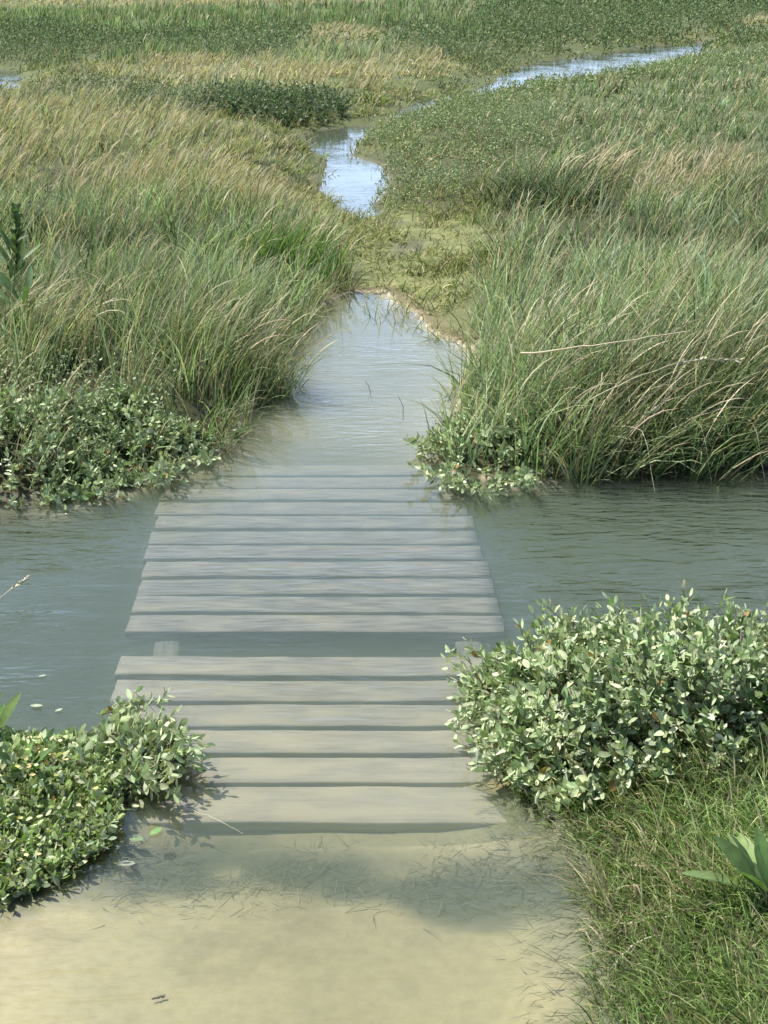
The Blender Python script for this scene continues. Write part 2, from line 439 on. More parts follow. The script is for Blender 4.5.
# ------------------------------------------------------------------ water: one closed body, its bottom buried in the ground
S = Soup()
x0, x1, y0, y1, zb = -70, 70, -12, 120, -.9
S.add(np.array([[x0, y0, 0], [x1, y0, 0], [x1, y1, 0], [x0, y1, 0], [x0, y0, zb], [x1, y0, zb], [x1, y1, zb], [x0, y1, zb]], float),
      np.array([[0, 1, 2, 3], [7, 6, 5, 4], [0, 4, 5, 1], [1, 5, 6, 2], [2, 6, 7, 3], [3, 7, 4, 0]]))
wa = S.build('water', water_mat(), smooth=False)
tag(wa, 'murky green grey water of the creek, pools and flooded path', 'water', kind='structure')

# ------------------------------------------------------------------ duckboard crossing
ZT = -.038
M_WOOD = wood_mat()
deck = empty('boardwalk', (-.2, 4.2, ZT))
tag(deck, 'sunken timber boardwalk with one plank missing, crossing the creek under water', 'boardwalk')
SK = -.0534 / CT
def rounded_board(L, Wd, T, seed):
    r = np.random.default_rng(seed)
    n = 28; xs = np.linspace(-L / 2, L / 2, n)
    prof = np.array([[-.5, -1], [-.5, -.14], [-.48, -.02], [-.25, 0], [0, .01], [.25, 0], [.48, -.02], [.5, -.14], [.5, -1]])
    m = len(prof)
    V = np.zeros((n, m, 3))
    e1 = .003 * (vnoise(xs * 9, xs * 0 + seed, 5) - .5) * 2; e2 = .003 * (vnoise(xs * 8, xs * 0 + seed, 6) - .5) * 2
    zz = .004 * (vnoise(xs * 2, xs * 0 + seed, 7) - .5)
    for i in range(n):
        V[i, :, 0] = xs[i]
        V[i, :, 1] = prof[:, 0] * Wd + np.where(prof[:, 0] < 0, e1[i], e2[i])
        V[i, :, 2] = prof[:, 1] * T + zz[i] + .0012 * (r.random(m) - .5)
    if True:
        V[0, :, 0] += .004 * (r.random(m) - .5); V[-1, :, 0] += .004 * (r.random(m) - .5)
    Q = []
    for i in range(n - 1):
        for k in range(m):
            k2 = (k + 1) % m
            Q.append([i * m + k, (i + 1) * m + k, (i + 1) * m + k2, i * m + k2])
    T3 = []
    for e in (0, n - 1):
        for k in range(1, m - 1):
            a, b, c = e * m, e * m + k, e * m + k + 1
            T3.append([a, b, c] if e == 0 else [a, c, b])
    return V, np.array(Q), np.array(T3)
step = 1480 * (H - ZT) / CT ** 2 * 4.417e-5
edges_n = list(range(-1, 10)) + list(range(11, 18))
for n in edges_n:
    # board between gap n and gap n+1 (gap 0 lies at photo row 475)
    invy = .0019048 - 4.417e-5 * (n + .5)
    z = F * (H - ZT) / CT * invy; Y = (z - (H - ZT) * ST) / CT
    xc = -.210 + SK * (Y - 4.2)
    Lb = 1.125 + rng.uniform(-.006, .006)
    wd = step - .026 + rng.uniform(-.003, .003)
    if n == 16:
        wd = step * 1.12; Y -= .012
    if n == 17:
        continue
    V, Q, T3 = rounded_board(Lb, wd, .026, 100 + n)
    S = Soup(); S.add(V, Q, T3)
    o = S.build('plank', M_WOOD, deck)
    zt = ZT + rng.uniform(-.003, .002) - (.004 if n < 1 else 0)
    o.location = (xc + rng.uniform(-.006, .006) + .2, Y - 4.2, zt - ZT)
    o.rotation_euler = (0, rng.uniform(-.003, .003), rng.uniform(-.004, .004))
for sx in (-.445, .445):
    V, Q, T3 = rounded_board(2.75, .075, .10, 300 + int(sx * 10))
    S = Soup(); S.add(V, Q, T3)
    o = S.build('bearer', M_WOOD, deck)
    o.location = (-.210 + sx + .2, 0, -.0285)
    o.rotation_euler = (0, 0, math.pi / 2 + math.atan(-SK))
# hidden legs that carry the bearers on the creek bed
for sx in (-.445, .445):
    for yy in (3.45, 4.9):
        S = Soup()
        P = np.array([[[0, 0, -.11], [0, 0, -.25], [0, 0, -.62]]], float)
        tubes(S, P, np.full((1, 3), .045), np.array([[.3, .3, .3]]), 8)
        o = S.build('post', M_WOOD, deck); o.location = (-.210 + SK * (yy - 4.2) + sx + .2, yy - 4.2, -.02)

# ------------------------------------------------------------------ vegetation palettes
def pal(N, *cols, var=.2):
    c = np.array(cols)[rng.integers(0, len(cols), N)]
    return np.clip(c * (1 + var * rng.standard_normal((N, 1))) * (1 + .04 * rng.standard_normal((N, 3))), .01, .9)
G1, G2, G3 = (.185, .245, .118), (.11, .165, .075), (.30, .36, .205)
GB = (.235, .29, .19)
D1, D2, D3 = (.44, .37, .24), (.33, .28, .17), (.52, .44, .30)
P1, P2, P3 = (.34, .41, .215), (.22, .295, .13), (.46, .51, .32)
PD1, PD2 = (.09, .13, .06), (.17, .22, .11)
STEMC = (.22, .22, .12)
DG1_ = (.07, .11, .045)
WIND = R(12)          # the grass leans to the right

HEAD = np.array([.22, .2, .2, .2, .35, 1.0, .95, .7, .15])
def tufts(S, X, Y, hgt, n_per, rad, W, green, dryfrac, heads, lean0=.35, bend0=.9, zoff=0., headc=None, wind=WIND, wv=.55):
    """tufts of blades at X, Y; arrays are per tuft"""
    N = len(X)
    if N == 0: return
    n_per = max(3, int(n_per * .68)); W = W * 1.5
    i = np.repeat(np.arange(N), n_per)
    M = len(i)
    a = rng.uniform(0, 2 * math.pi, M); r = np.sqrt(rng.random(M)) * (rad[i] if np.ndim(rad) else rad)
    x = X[i] + np.cos(a) * r; y = Y[i] + np.sin(a) * r
    z = gz(x, y) - .02 + zoff
    cl = wind + .5 * (fbm(X * .9, Y * .9, 51) - .5) * 3 + .25 * rng.standard_normal(N)
    vx = np.cos(a) * .7 + np.cos(cl)[i] * .8 + wv * rng.standard_normal(M)
    vy = np.sin(a) * .7 + np.sin(cl)[i] * .8 + wv * rng.standard_normal(M)
    az = np.arctan2(vy, vx)
    k = .7 + .6 * fbm(X * 1.7, Y * 1.7, 52)[i]
    wild = rng.random(M) < .3
    az = np.where(wild, rng.uniform(0, 6.28, M), az)
    lean = lean0 * (.25 + 1.1 * rng.random(M)) * k
    bend = bend0 * (.3 + 1.0 * rng.random(M)) * k + np.where(wild, 1.0 * rng.random(M), 0)
    L = hgt[i] * (.35 + .8 * rng.random(M))
    w = W * (.7 + .6 * rng.random(M))
    tone = (.35 + 1.25 * fbm(X * 2.3, Y * 2.3, 53))[i][:, None] * (1 + .15 * rng.standard_normal(N))[i][:, None]
    c = pal(M, *green, var=.3) * tone
    dry = rng.random(M) < (dryfrac[i] if np.ndim(dryfrac) else dryfrac)
    c = np.where(dry[:, None], pal(M, D1, D2, var=.18), c)
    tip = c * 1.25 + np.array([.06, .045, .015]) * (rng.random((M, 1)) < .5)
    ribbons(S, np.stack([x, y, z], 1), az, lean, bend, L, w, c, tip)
    # flowering stalks with seed heads
    hN = rng.poisson(np.broadcast_to(heads, (N,)))
    j = np.repeat(np.arange(N), hN); M = len(j)
    if M:
        a = rng.uniform(0, 2 * math.pi, M); r = np.sqrt(rng.random(M)) * (rad[j] if np.ndim(rad) else rad)
        x = X[j] + np.cos(a) * r; y = Y[j] + np.sin(a) * r; z = gz(x, y) - .02 + zoff
        az = cl[j] + .35 * rng.standard_normal(M)
        L = hgt[j] * (.9 + .3 * rng.random(M))
        hc = pal(M, *(headc or (D1, D2, D3)), var=.12)
        ribbons(S, np.stack([x, y, z], 1), az, .12 + .35 * rng.random(M), .25 + .8 * rng.random(M), L,
                W * .95 * (.8 + .5 * rng.random(M)), hc * .8, hc, HEAD, 2.2)

def sprigs(S, X, Y, Z, hgt, az, lean, leafL, npair, cols, stemc=STEMC, flat=False, bend=.5, SS=None, first=.25):
    """upright stems with opposite oval leaves"""
    N = len(X)
    if N == 0: return
    K = 8
    d = np.stack([np.cos(az), np.sin(az), np.zeros(N)], 1)
    P = np.zeros((N, K, 3)); P[:, 0] = np.stack([X, Y, Z], 1)
    for k in range(K - 1):
        a = lean + bend * (k / (K - 1))
        P[:, k + 1] = P[:, k] + (hgt / (K - 1))[:, None] * (np.sin(a)[:, None] * d + np.cos(a)[:, None] * np.array([0, 0, 1.]))
    P[:, 1:] += .006 * rng.standard_normal((N, K - 1, 3)) * (leafL / .03)[:, None, None]
    rad = np.linspace(1, .5, K)[None] * (leafL * .045)[:, None]
    tubes(SS or S, P, rad, pal(N, stemc), 3)
    T = norm(np.gradient(P, axis=1))
    ph = rng.uniform(0, math.pi, N)
    for q in range(npair):
        t = first + (1 - first) * (q + .3 * rng.random(N)) / npair
        f = np.clip(t, 0, .999) * (K - 1); i0 = f.astype(int); fr = (f - i0)[:, None]
        r = np.arange(N)
        p = P[r, i0] * (1 - fr) + P[r, i0 + 1] * fr
        tt = T[r, i0]
        ref = np.where(np.abs(tt[:, 2:3]) > .95, np.array([1., 0, 0]), np.array([0, 0, 1.]))
        a = norm(np.cross(tt, ref)); b = np.cross(tt, a)
        for sgn in (0, math.pi):
            keep = rng.random(N) < .93
            th = ph + q * math.pi / 2 + sgn + .35 * rng.standard_normal(N)
            rd = np.cos(th)[:, None] * a + np.sin(th)[:, None] * b
            el = .35 + .5 * t + .3 * rng.standard_normal(N)
            dd = np.cos(el)[:, None] * rd + np.sin(el)[:, None] * tt
            if flat: dd[:, 2] *= .15
            up = tt - rd * .3 + .25 * rng.standard_normal((N, 3))
            if flat: up = np.array([0, 0, 1.]) + .15 * rng.standard_normal((N, 3))
            L = leafL * (.65 + .5 * rng.random(N)) * (1.05 - .35 * t)
            leaves(S, p[keep], dd[keep], up[keep], L[keep], (L * (.40 + .14 * rng.random(N)))[keep],
                   np.where(rng.random((N, 1)) < .012, np.array([[.34, .22, .08]]), pal(N, *cols, var=.20))[keep], .22, .12 * rng.standard_normal(keep.sum()))
    # two small leaves closing the tip
    tt = T[:, -1]
    leaves(S, P[:, -1], tt + .3 * rng.standard_normal((N, 3)), rng.standard_normal((N, 3)), leafL * .6, leafL * .26, pal(N, *cols) * 1.08, .3)

# ------------------------------------------------------------------ zones of the marsh, mapped over the ground
ZONES = [  # polygons as seen on the canopy, later ones win
    ('tall', [(-3000, -60), (4000, -60), (4000, 1100), (-3000, 1100)]),
    ('reed', [(-3000, -49.5), (4000, -49.5), (4000, 3), (420, 3), (-3000, 3)]),
    ('dryg', [(-3000, -20), (380, -20), (380, 8), (60, 10), (-3000, 16)]),
    ('reed', [(60, 8), (380, 3), (530, 5), (520, 32), (400, 40), (60, 40), (-3000, 30), (-3000, 14)]),
    ('purd', [(-3000, 24), (40, 22), (140, 34), (300, 26), (460, 26), (470, 52), (330, 44), (260, 58), (120, 60), (-3000, 60)]),
    ('purd', [(520, -49), (4000, -49), (4000, 45), (700, 48), (640, 44), (560, 52), (430, 92), (330, 70), (470, 55), (480, 20)]),
    ('reed', [(100, 48), (230, 50), (230, 60), (110, 60)]),
    ('dryg', [(300, 30), (345, 24), (395, 30), (390, 42), (310, 42)]),
    ('dryg', [(90, 62), (200, 56), (330, 58), (455, 50), (470, 66), (400, 88), (300, 92), (230, 84), (150, 84), (95, 80)]),
    ('grey', [(-3000, 56), (92, 58), (96, 82), (200, 86), (225, 100), (215, 118), (120, 110), (-3000, 100)]),
    ('purd', [(60, 92), (150, 84), (200, 100), (170, 112), (80, 108)]),
    ('heads', [(-3000, 96), (60, 100), (210, 116), (292, 128), (318, 176), (318, 215), (240, 205), (120, 190), (-3000, 180)]),
    ('short', [(330, 86), (400, 84), (470, 78), (420, 96), (380, 118), (376, 130), (300, 134), (260, 128), (330, 110)]),
    ('pur', [(376, 112), (430, 92), (520, 86), (620, 70), (720, 54), (4000, 52), (4000, 110), (700, 110), (560, 150), (470, 190), (396, 196), (384, 165), (360, 152)]),
    ('mixd', [(560, 90), (700, 66), (4000, 70), (4000, 200), (700, 160), (600, 170), (520, 160)]),
    ('heads', [(590, 172), (640, 162), (735, 168), (735, 196), (650, 196), (600, 190)]),
    ('dryg', [(740, 18), (790, 14), (1200, 14), (1200, 30), (745, 28)]),
    ('mat', [(380, 190), (460, 192), (505, 215), (500, 260), (470, 300), (462, 352), (380, 300), (318, 300), (318, 262), (345, 214)]),
    ('purl', [(-3000, 390), (0, 375), (60, 365), (130, 370), (190, 385), (240, 400), (260, 440), (205, 470), (150, 500), (-3000, 580)]),
]
ZP = [(n, np.array(p, float)) for n, p in ZONES]
def zone(X, Y, hc=.22):
    px, py = pix(X, Y, hc)
    s = np.clip(400 / np.maximum(Y, 3), 6, 60)
    px = px + (fbm(X * 1.2, Y * 1.2, 61) - .5) * s * 1.6 + rng.standard_normal(X.shape) * s * .15
    py = py + (fbm(X * 1.0, Y * .7, 62) - .5) * s * 1.0 + rng.standard_normal(X.shape) * s * .06
    out = np.full(X.shape, 'tall', dtype='<U8')
    for n, P in ZP: out[inside(P, px, py)] = n
    return out

def scatter(ya, yb, dens, seed=0, margin=1.4):
    zc = ((yb) * CT + H * ST)
    hw = .262 * zc + margin
    A = 2 * hw * (yb - ya); N = int(A * dens)
    X = rng.uniform(-hw, hw, N); Y = rng.uniform(ya, yb, N)
    k = np.abs(X) < .262 * (Y * CT + H * ST) + margin
    return X[k], Y[k]

SO = {k: Soup() for k in ('left_tall', 'right_tall', 'dry', 'heads', 'reed', 'mat', 'pur', 'purd', 'far', 'turf')}
# strata: y0, y1, tufts per m2, blades per tuft, tuft radius, blade width
STR_ = [(4.6, 8, 75, 26, .06, .0038), (8, 12, 42, 24, .075, .0052), (12, 18, 20, 22, .10, .0075), (18, 28, 9.0, 20, .15, .011),
        (28, 45, 4.2, 18, .22, .018), (45, 75, 1.8, 14, .35, .03), (75, 130, .7, 12, .5, .05)]
for (ya, yb, dn, nb, rd, W) in STR_:
    X, Y = scatter(ya, yb, dn)
    ld = gland(X, Y)
    zn = zone(X, Y)
    near_w = sstep(.7, .05, ld)
    ok = ld > (.0 if ya < 8 else .12 * rd)
    X, Y, ld, zn = X[ok], Y[ok], ld[ok], zn[ok]
    big = fbm(X * .8, Y * .8, 71)
    N = len(X)
    # banks of the far ponds carry low growth
    low = np.where((Y > 9.5) & (X > -5.5), sstep(1.6 if ya > 10 else 1.2, .1, ld), 0)
    H0 = (.15 + .24 * big + .16 * (fbm(X * 2.6, Y * 2.6, 72) - .3)) * (1 - .68 * low) * (1 + .3 * (Y < 7.5))
    for key, sel in (('tall', zn == 'tall'), ('mixd', zn == 'mixd')):
        for nm, side in (('left_tall', X < -.1), ('right_tall', X >= -.1)):
            m = sel & side if ya < 18 else (sel if nm == 'right_tall' else np.zeros(N, bool))
            hf = 1.0 if key == 'tall' else .75
            tufts(SO[nm if ya < 18 else 'far'], X[m], Y[m], H0[m] * hf, nb, rd, W, (G1, G2, G3, GB) if key == 'tall' else (G1, G2, GB),
                  .10 + .12 * (big[m] > .55), .9 * nb / 24 * (.35 if ya < 8 else .6), .36, .6, wv=.9)
    m = zn == 'heads'
    tufts(SO['heads'], X[m], Y[m], H0[m] * .95, nb, rd, W, (G1, G3, (.26, .27, .13)), .38, 5.5 * nb / 24, .5, .7, wv=.8)
    m = zn == 'dryg'
    tufts(SO['dry'], X[m], Y[m], H0[m] * .6 + .05, nb, rd * 1.2, W, ((.42, .37, .2), (.33, .33, .16), D1), .6, 3 * nb / 24, .5, .8)
    m = zn == 'grey'
    tufts(SO['heads'], X[m], Y[m], H0[m] * .8, nb, rd, W, ((.20, .21, .13), (.24, .22, .17), G2), .25, 3 * nb / 24, .45, .8, headc=((.33, .28, .22), (.4, .34, .26)))
    m = zn == 'reed'
    tufts(SO['reed'], X[m], Y[m], H0[m] * .8 + .08, nb, rd, W, ((.17, .225, .11), (.14, .195, .09), (.23, .28, .15)), .06, .3, .2, .3, wv=.9)
    m = (zn == 'short') | (zn == 'mat')
    k = m | ((low > .25) & (rng.random(N) < .7))
    m = np.concatenate([np.nonzero(k)[0]] * 3); Xm = X[m] + rng.normal(0, rd * 1.5, len(m)); Ym = Y[m] + rng.normal(0, rd * 1.5, len(m))
    bm = fbm(Xm * 2.2, Ym * 2.2, 77)
    tufts(SO['mat'], Xm, Ym, np.where(ya > 12, .10, .085) * (.4 + bm ** 2 * 4.2), nb, rd * 1.25, W * .9, ((.17, .20, .075), (.12, .155, .055), (.25, .25, .11)), .2, .05, .8, .9, wv=1.2, zoff=.008)
    # leafy ground cover
    for zz, cols, so in (('pur', (P1, P2, (.24, .3, .15)), 'pur'), ('purd', (PD1, PD2, P2), 'purd'), ('mixd', (P1, P2), 'pur'), ('purl', (P1, P2, P3), 'pur')):
        m = zn == zz
        k = {4.6: 8, 8: 9, 12: 9, 18: 9, 28: 7, 45: 5, 75: 3}[ya]
        if zz == 'mixd': k = 1
        if zz == 'purl': k = 4; m = m & (Y < 9)
        i = np.repeat(np.nonzero(m)[0], k)
        x = X[i] + rng.normal(0, rd * 1.6, len(i)); y = Y[i] + rng.normal(0, rd * 1.6, len(i))
        lf = np.full(len(i), W * 4.2 if ya > 7 else .022)
        hg = (.16 + .14 * big[i]) * (1 - .45 * low[i]) * (1.25 if zz == 'purd' else 1)
        sprigs(SO[so], x, y, gz(x, y) - .01, hg, WIND + 1.2 * rng.standard_normal(len(i)), .2 + .5 * rng.random(len(i)), lf, 4, cols, bend=.3, first=.35)
        # a few grass blades among it
        m2 = m & (rng.random(N) < (.95 if zz == 'purl' or ya > 12 else .55))
        tufts(SO[so], X[m2], Y[m2], H0[m2] * .62, nb // 3, rd, W, (G1, G3), .2, .8, .35, .7)

for (xa, xb, key, azm) in ((.72, 3.2, 'right_tall', R(-80)), (-1.2, -.3, 'left_tall', R(-60))):
    N = 9000 if key == 'right_tall' else 3500
    X = rng.uniform(xa, xb, N); Y = rng.uniform(5.2, 8.2 if key == 'left_tall' else 6.3, N)
    ld = gland(X, Y); k = (ld > -.01) & (ld < .14); X, Y = X[k], Y[k]; N = len(X)
    c = pal(N, G1, G2, DG1_, G3, var=.3); dr = rng.random(N) < .22
    c = np.where(dr[:, None], pal(N, D1, D2), c)
    ribbons(SO[key], np.stack([X, Y, gz(X, Y) - .01], 1), azm + .8 * rng.standard_normal(N), rng.uniform(.1, 1.0, N), rng.uniform(.3, 1.5, N), rng.uniform(.08, .30, N), rng.uniform(.003, .0055, N), c)
info = {
 'left_tall': ('marsh_grass', 'tall grey green marsh grass massed on the bank left of the pool'),
 'right_tall': ('marsh_grass', 'tall wind-leaning marsh grass massed on the bank right of the pool'),
 'heads': ('seeding_grass', 'straw topped seeding grass behind the green grass on the left bank'),
 'dry': ('dry_grass', 'pale yellow dry grass in bands across the distant marsh'),
 'reed': ('reed_grass', 'bright green upright reed grass in the farthest bands of the marsh'),
 'mat': ('short_turf', 'short yellow green mat of turf between the pool and the pond'),
 'pur': ('leafy_ground_cover', 'grey green leafy ground cover to the right of the winding pond'),
 'purd': ('leafy_ground_cover', 'dark green leafy ground cover in patches across the distant marsh'),
 'far': ('marsh_grass', 'distant mixed green marsh grass beyond the stream'),
}
for k, (nm, lab) in info.items():
    if SO[k].n:
        o = SO[k].build(nm, M_PURS if k.startswith('pur') else M_GRASS)
        tag(o, lab, 'ground cover' if k.startswith('pur') else 'grass', kind='stuff')

# ------------------------------------------------------------------ bottom right turf (a real sward, short)
S = SO['turf']
X, Y = scatter(1.2, 4.3, 4200, margin=.4)
m = (X > .3) & (gland(X, Y) > -.035) & (gland(X, Y) < 3)
X, Y = X[m], Y[m]
ldd = gland(X, Y)
bg = fbm(X * 4, Y * 4, 81)
tufts(S, X, Y, (.03 + .11 * bg) * (.8 + .4 * sstep(0, .2, ldd)), 12, .022, .0022, ((.16, .25, .07), (.11, .18, .05), (.25, .33, .13)), .07 + .15 * (bg > .55), .05, .55, 1.0, wv=1.5, wind=R(170))
k = rng.random(len(X)) < .06
tufts(S, X[k], Y[k], .10 + .06 * bg[k], 5, .02, .0026, ((.18, .27, .10), (.22, .30, .14)), .12, .12, .35, .9, wv=1.2, wind=R(150))
k = rng.random(len(X)) < .02
tufts(S, X[k], Y[k], .13 + .08 * bg[k], 6, .02, .0022, ((.26, .32, .16), (.34, .36, .2)), .3, .2, .5, 1.0, wv=1.2, wind=R(160))
tag(S.build('short_turf', M_GRASS), 'short fine green turf on the near bank at the lower right', 'grass', kind='stuff')

# weed under the shallow water in front of the deck and along the right bank
S = Soup()
N = 3400
X = rng.uniform(-.72, .62, N); Y = 2.745 + rng.normal(0, .065, N)
k = fbm(X * 6, Y * 6, 91) > .42
X, Y = X[k], Y[k]; N = len(X)
ribbons(S, np.stack([X, Y, gz(X, Y) - .003], 1), rng.uniform(0, 6.28, N), rng.uniform(1.3, 1.55, N), rng.uniform(-.3, .3, N), rng.uniform(.03, .08, N), np.full(N, .0016),
        pal(N, (.15, .17, .11), (.20, .20, .13), (.34, .30, .20)))
N = 4200
t = rng.random(N)
X = rng.uniform(.25, .62, N); Y = rng.uniform(1.7, 3.15, N)
ld = gland(X, Y); dmm = ld
i = (ld < .03) & (ld > -.16 - .05 * rng.random(N)) & (rng.random(N) < np.exp(ld * 9))
X, Y = X[i], Y[i]; N = len(X)
ribbons(S, np.stack([X, Y, gz(X, Y) - .003], 1), R(180) + rng.normal(0, .5, N), rng.uniform(1.1, 1.5, N), rng.uniform(.0, .2, N), rng.uniform(.03, .08, N), np.full(N, .0016),
        pal(N, (.15, .17, .11), (.22, .23, .15), (.33, .31, .22)))
tag(S.build('drowned_weed', M_GRASS), 'thin drowned weed under shallow water in front of the boardwalk', 'weed', kind='stuff')

# ------------------------------------------------------------------ single plants
def thing(name, x, y, label, cat, group=None, z=None):
    return tag(empty(name, (x, y, float(gz(x, y)[0]) if z is None else z)), label, cat, group)

def part(S, name, m, root):
    return S.build(name, m, root, origin=tuple(root.location))

def purslane(x, y, label, foot, n, hmax, leaf, trail=None, dark=False, up=.35, edge=.22):
    """a shrub whose foot outline is a ground polygon"""
    root = thing('sea_purslane', x, y, label, 'shrub', 'grey leaved shrubs along the water')
    lo, hi = foot.min(0), foot.max(0)
    X = rng.uniform(lo[0], hi[0], n * 3); Y = rng.uniform(lo[1], hi[1], n * 3)
    s = sdf(foot, X, Y); k = s < 0
    X, Y, s = X[k][:n], Y[k][:n], s[k][:n]
    N = len(X)
    ctr = foot.mean(0)
    hh = hmax * (.45 + .55 * sstep(0, edge, -s)) * (.72 + .5 * fbm(X * 5, Y * 5, 95)) * (.8 + .35 * rng.random(N))
    out = np.arctan2(Y - ctr[1], X - ctr[0]) + .7 * rng.standard_normal(N)
    ln = up * rng.random(N) + .75 * sstep(edge * .8, 0, -s)
    A, B = Soup(), Soup()
    sprigs(A, X, Y, np.maximum(gz(X, Y), -.06) - .01, hh, out, ln, np.full(N, leaf) * (.6 + .65 * rng.random(N)), 7, (P1, P2, P3) if not dark else (P2, PD2), bend=.35, SS=B, first=.3)
    if trail is not None:
        tx, ty, ta, tn = trail
        q = rng.integers(0, len(tx), tn)
        X = np.array(tx)[q] + rng.normal(0, .035, tn); Y = np.array(ty)[q] + rng.normal(0, .04, tn)
        sprigs(A, X, Y, rng.uniform(0.0, .035, tn), rng.uniform(.07, .17, tn), ta + .45 * rng.standard_normal(tn), rng.uniform(1.1, 1.45, tn), np.full(tn, leaf), 6, (P1, P3), bend=.12, SS=B, flat=False)
    part(A, 'foliage', M_PURS, root); part(B, 'stems', M_STEM, root)
    return root

# right front shrub
foot = np.array([[.30, 3.05], [.34, 3.30], [.33, 3.52], [.50, 3.60], [.80, 3.62], [1.15, 3.60], [1.7, 3.62], [1.75, 3.1], [1.2, 2.98], [.8, 2.92], [.5, 2.96]])
purslane(.75, 3.3, 'big grey green leafy shrub overhanging the right end of the planks', foot, 1550, .23, .037,
         ([.36, .34, .33, .36, .40], [3.55, 3.50, 3.4, 3.25, 3.1], R(176), 120), edge=.13)
# left front shrub, trailing on the planks
foot = gpoly([(-330, 740), (0, 742), (90, 745), (135, 754), (168, 770), (155, 790), (100, 796), (60, 785), (0, 792), (-330, 800)])
purslane(-.8, 3.28, 'pale leafy shrub trailing over the left end of the near planks', foot, 900, .062, .042,
         ([-.70, -.66, -.62, -.60, -.64], [3.27, 3.22, 3.17, 3.12, 3.06], R(-5), 90), up=.9)
# right bank, corner by the pool
x, y = g(478, 470)
foot = gpoly([(432, 440), (440, 480), (470, 488), (520, 484), (548, 476), (530, 455), (480, 425), (445, 415)])
purslane(x, y, 'small pale leafy shrub dipping into the water at the far right corner of the planks', foot, 105, .13, .038,
         ([g(445, 478)[0], g(470, 486)[0], g(520, 484)[0], g(436, 450)[0]], [g(445, 478)[1], g(470, 486)[1], g(520, 484)[1], g(436, 450)[1]], R(-100), 46), edge=.12, up=.8)
# left bank shrubs
foot = gpoly([(-330, 545), (-330, 440), (0, 445), (80, 440), (120, 462), (100, 492), (60, 500), (0, 506)])
purslane(*g(10, 480), 'leafy grey green shrub on the far creek bank at the left edge', foot, 620, .15, .044, edge=.2)
foot = gpoly([(60, 500), (85, 470), (70, 440), (120, 432), (165, 440), (212, 446), (190, 462), (150, 478), (100, 492)])
purslane(*g(130, 465), 'leafy grey green shrub between the grass and the far left corner of the planks', foot, 260, .12, .040,
         ([g(150, 476)[0], g(190, 462)[0], g(90, 494)[0]], [g(150, 476)[1], g(190, 462)[1], g(90, 494)[1]], R(-50), 26), edge=.12)

# tussocks one can tell apart
def tussock(x, y, label, n, rad, hgt, W, cols, dry=.12, heads=.05, lean=.5, bend=1.0, wind=WIND, headc=None, split=True):
    root = thing('grass_tussock', x, y, label, 'tussock', 'grass tussocks')
    A = Soup()
    N = n // 20
    a = rng.uniform(0, 6.28, N); r = np.sqrt(rng.random(N)) * rad
    tx, ty = x + np.cos(a) * r, y + np.sin(a) * r
    X, Y, hg = tx, ty, np.full(N, hgt) * (.8 + .3 * rng.random(N))
    tufts(A, X, Y, hg, 20, .05, W, cols, dry, 0, lean, bend, wind=wind)
    part(A, 'blades', M_GRASS, root)
    if heads:
        B = Soup(); k = int(n * heads)
        i = rng.integers(0, N, k)
        X = tx[i] + rng.normal(0, .04, k); Y = ty[i] + rng.normal(0, .04, k)
        hc = pal(k, *(headc or (D1, D2, D3)))
        ribbons(B, np.stack([X, Y, gz(X, Y)], 1), wind + .5 * rng.standard_normal(k), .2 + .4 * rng.random(k), .5 + .9 * rng.random(k), hgt * rng.uniform(.95, 1.35, k), np.full(k, W * 1.4), hc * .8, hc, HEAD, 2.2)
        part(B, 'seed_heads', M_STEM, root)
    return root
DG1, DG2 = (.08, .13, .055), (.11, .165, .07)
X_, Y_ = g(690, 456); tussock(X_, Y_ + .1, 'dense dark green tussock drooping into the creek at the right edge', 2800, .36, .46, .0036, (DG1, DG2, G1), .10, .02, .5, 1.0)
X_, Y_ = g(578, 458); tussock(X_, Y_ + .1, 'broad green tussock overhanging the creek beside the small pale shrub', 2600, .36, .42, .0036, (G1, DG2, G3), .16, .03, .5, 1.0)
X_, Y_ = g(516, 400); tussock(X_, Y_ + .1, 'loose green tussock at the right shore of the pool', 1300, .24, .34, .0036, (G1, GB, G3), .18, .04, .4, .9)
X_, Y_ = g(548, 222); tussock(X_, Y_ + .1, 'dark green rush tussock beside the yellow green turf', 1700, .45, .42, .006, (DG1, (.07, .11, .05)), .03, .01, .8, 1.0)
X_, Y_ = g(292, 285); tussock(X_, Y_ + .1, 'bright green tussock between the pool and the pond', 1500, .30, .26, .005, ((.11, .19, .055), (.14, .23, .07)), .08, .03, .35, .7)
X_, Y_ = g(20, 395); tussock(X_, Y_ + .1, 'brownish tangled tussock behind the shrub at the left edge', 1500, .25, .38, .0036, (DG2, (.2, .19, .09), G1), .35, .05, .5, 1.2)
X_, Y_ = g(225, 395); tussock(X_, Y_ + .1, 'green tussock leaning over the left shore of the pool', 1500, .28, .36, .0036, (G1, G3, DG2), .15, .05, .4, 1.0)

# dark leafy shrub in the middle distance
root = thing('leafy_shrub', *g(268, 128), 'dark green leafy shrub below the pale dry grass band', 'shrub')
A, B = Soup(), Soup()
cx, cy = g(268, 128); N = 900
X = cx + rng.uniform(-.85, .85, N); Y = cy + rng.uniform(-.3, 1.9, N); k_ = ((X - cx) / .88) ** 2 + ((Y - cy - .8) / 1.15) ** 2 < .75 + .5 * fbm(X * 3, Y * 3, 99); X, Y = X[k_], Y[k_]; N = len(X)
sprigs(A, X, Y, gz(X, Y), rng.uniform(.12, .30, N), rng.uniform(0, 6.28, N), rng.uniform(.1, .7, N), np.full(N, .055), 4, (PD1, (.07, .12, .045), PD2), SS=B)
part(A, 'foliage', M_DOCK, root); part(B, 'stems', M_STEM, root)

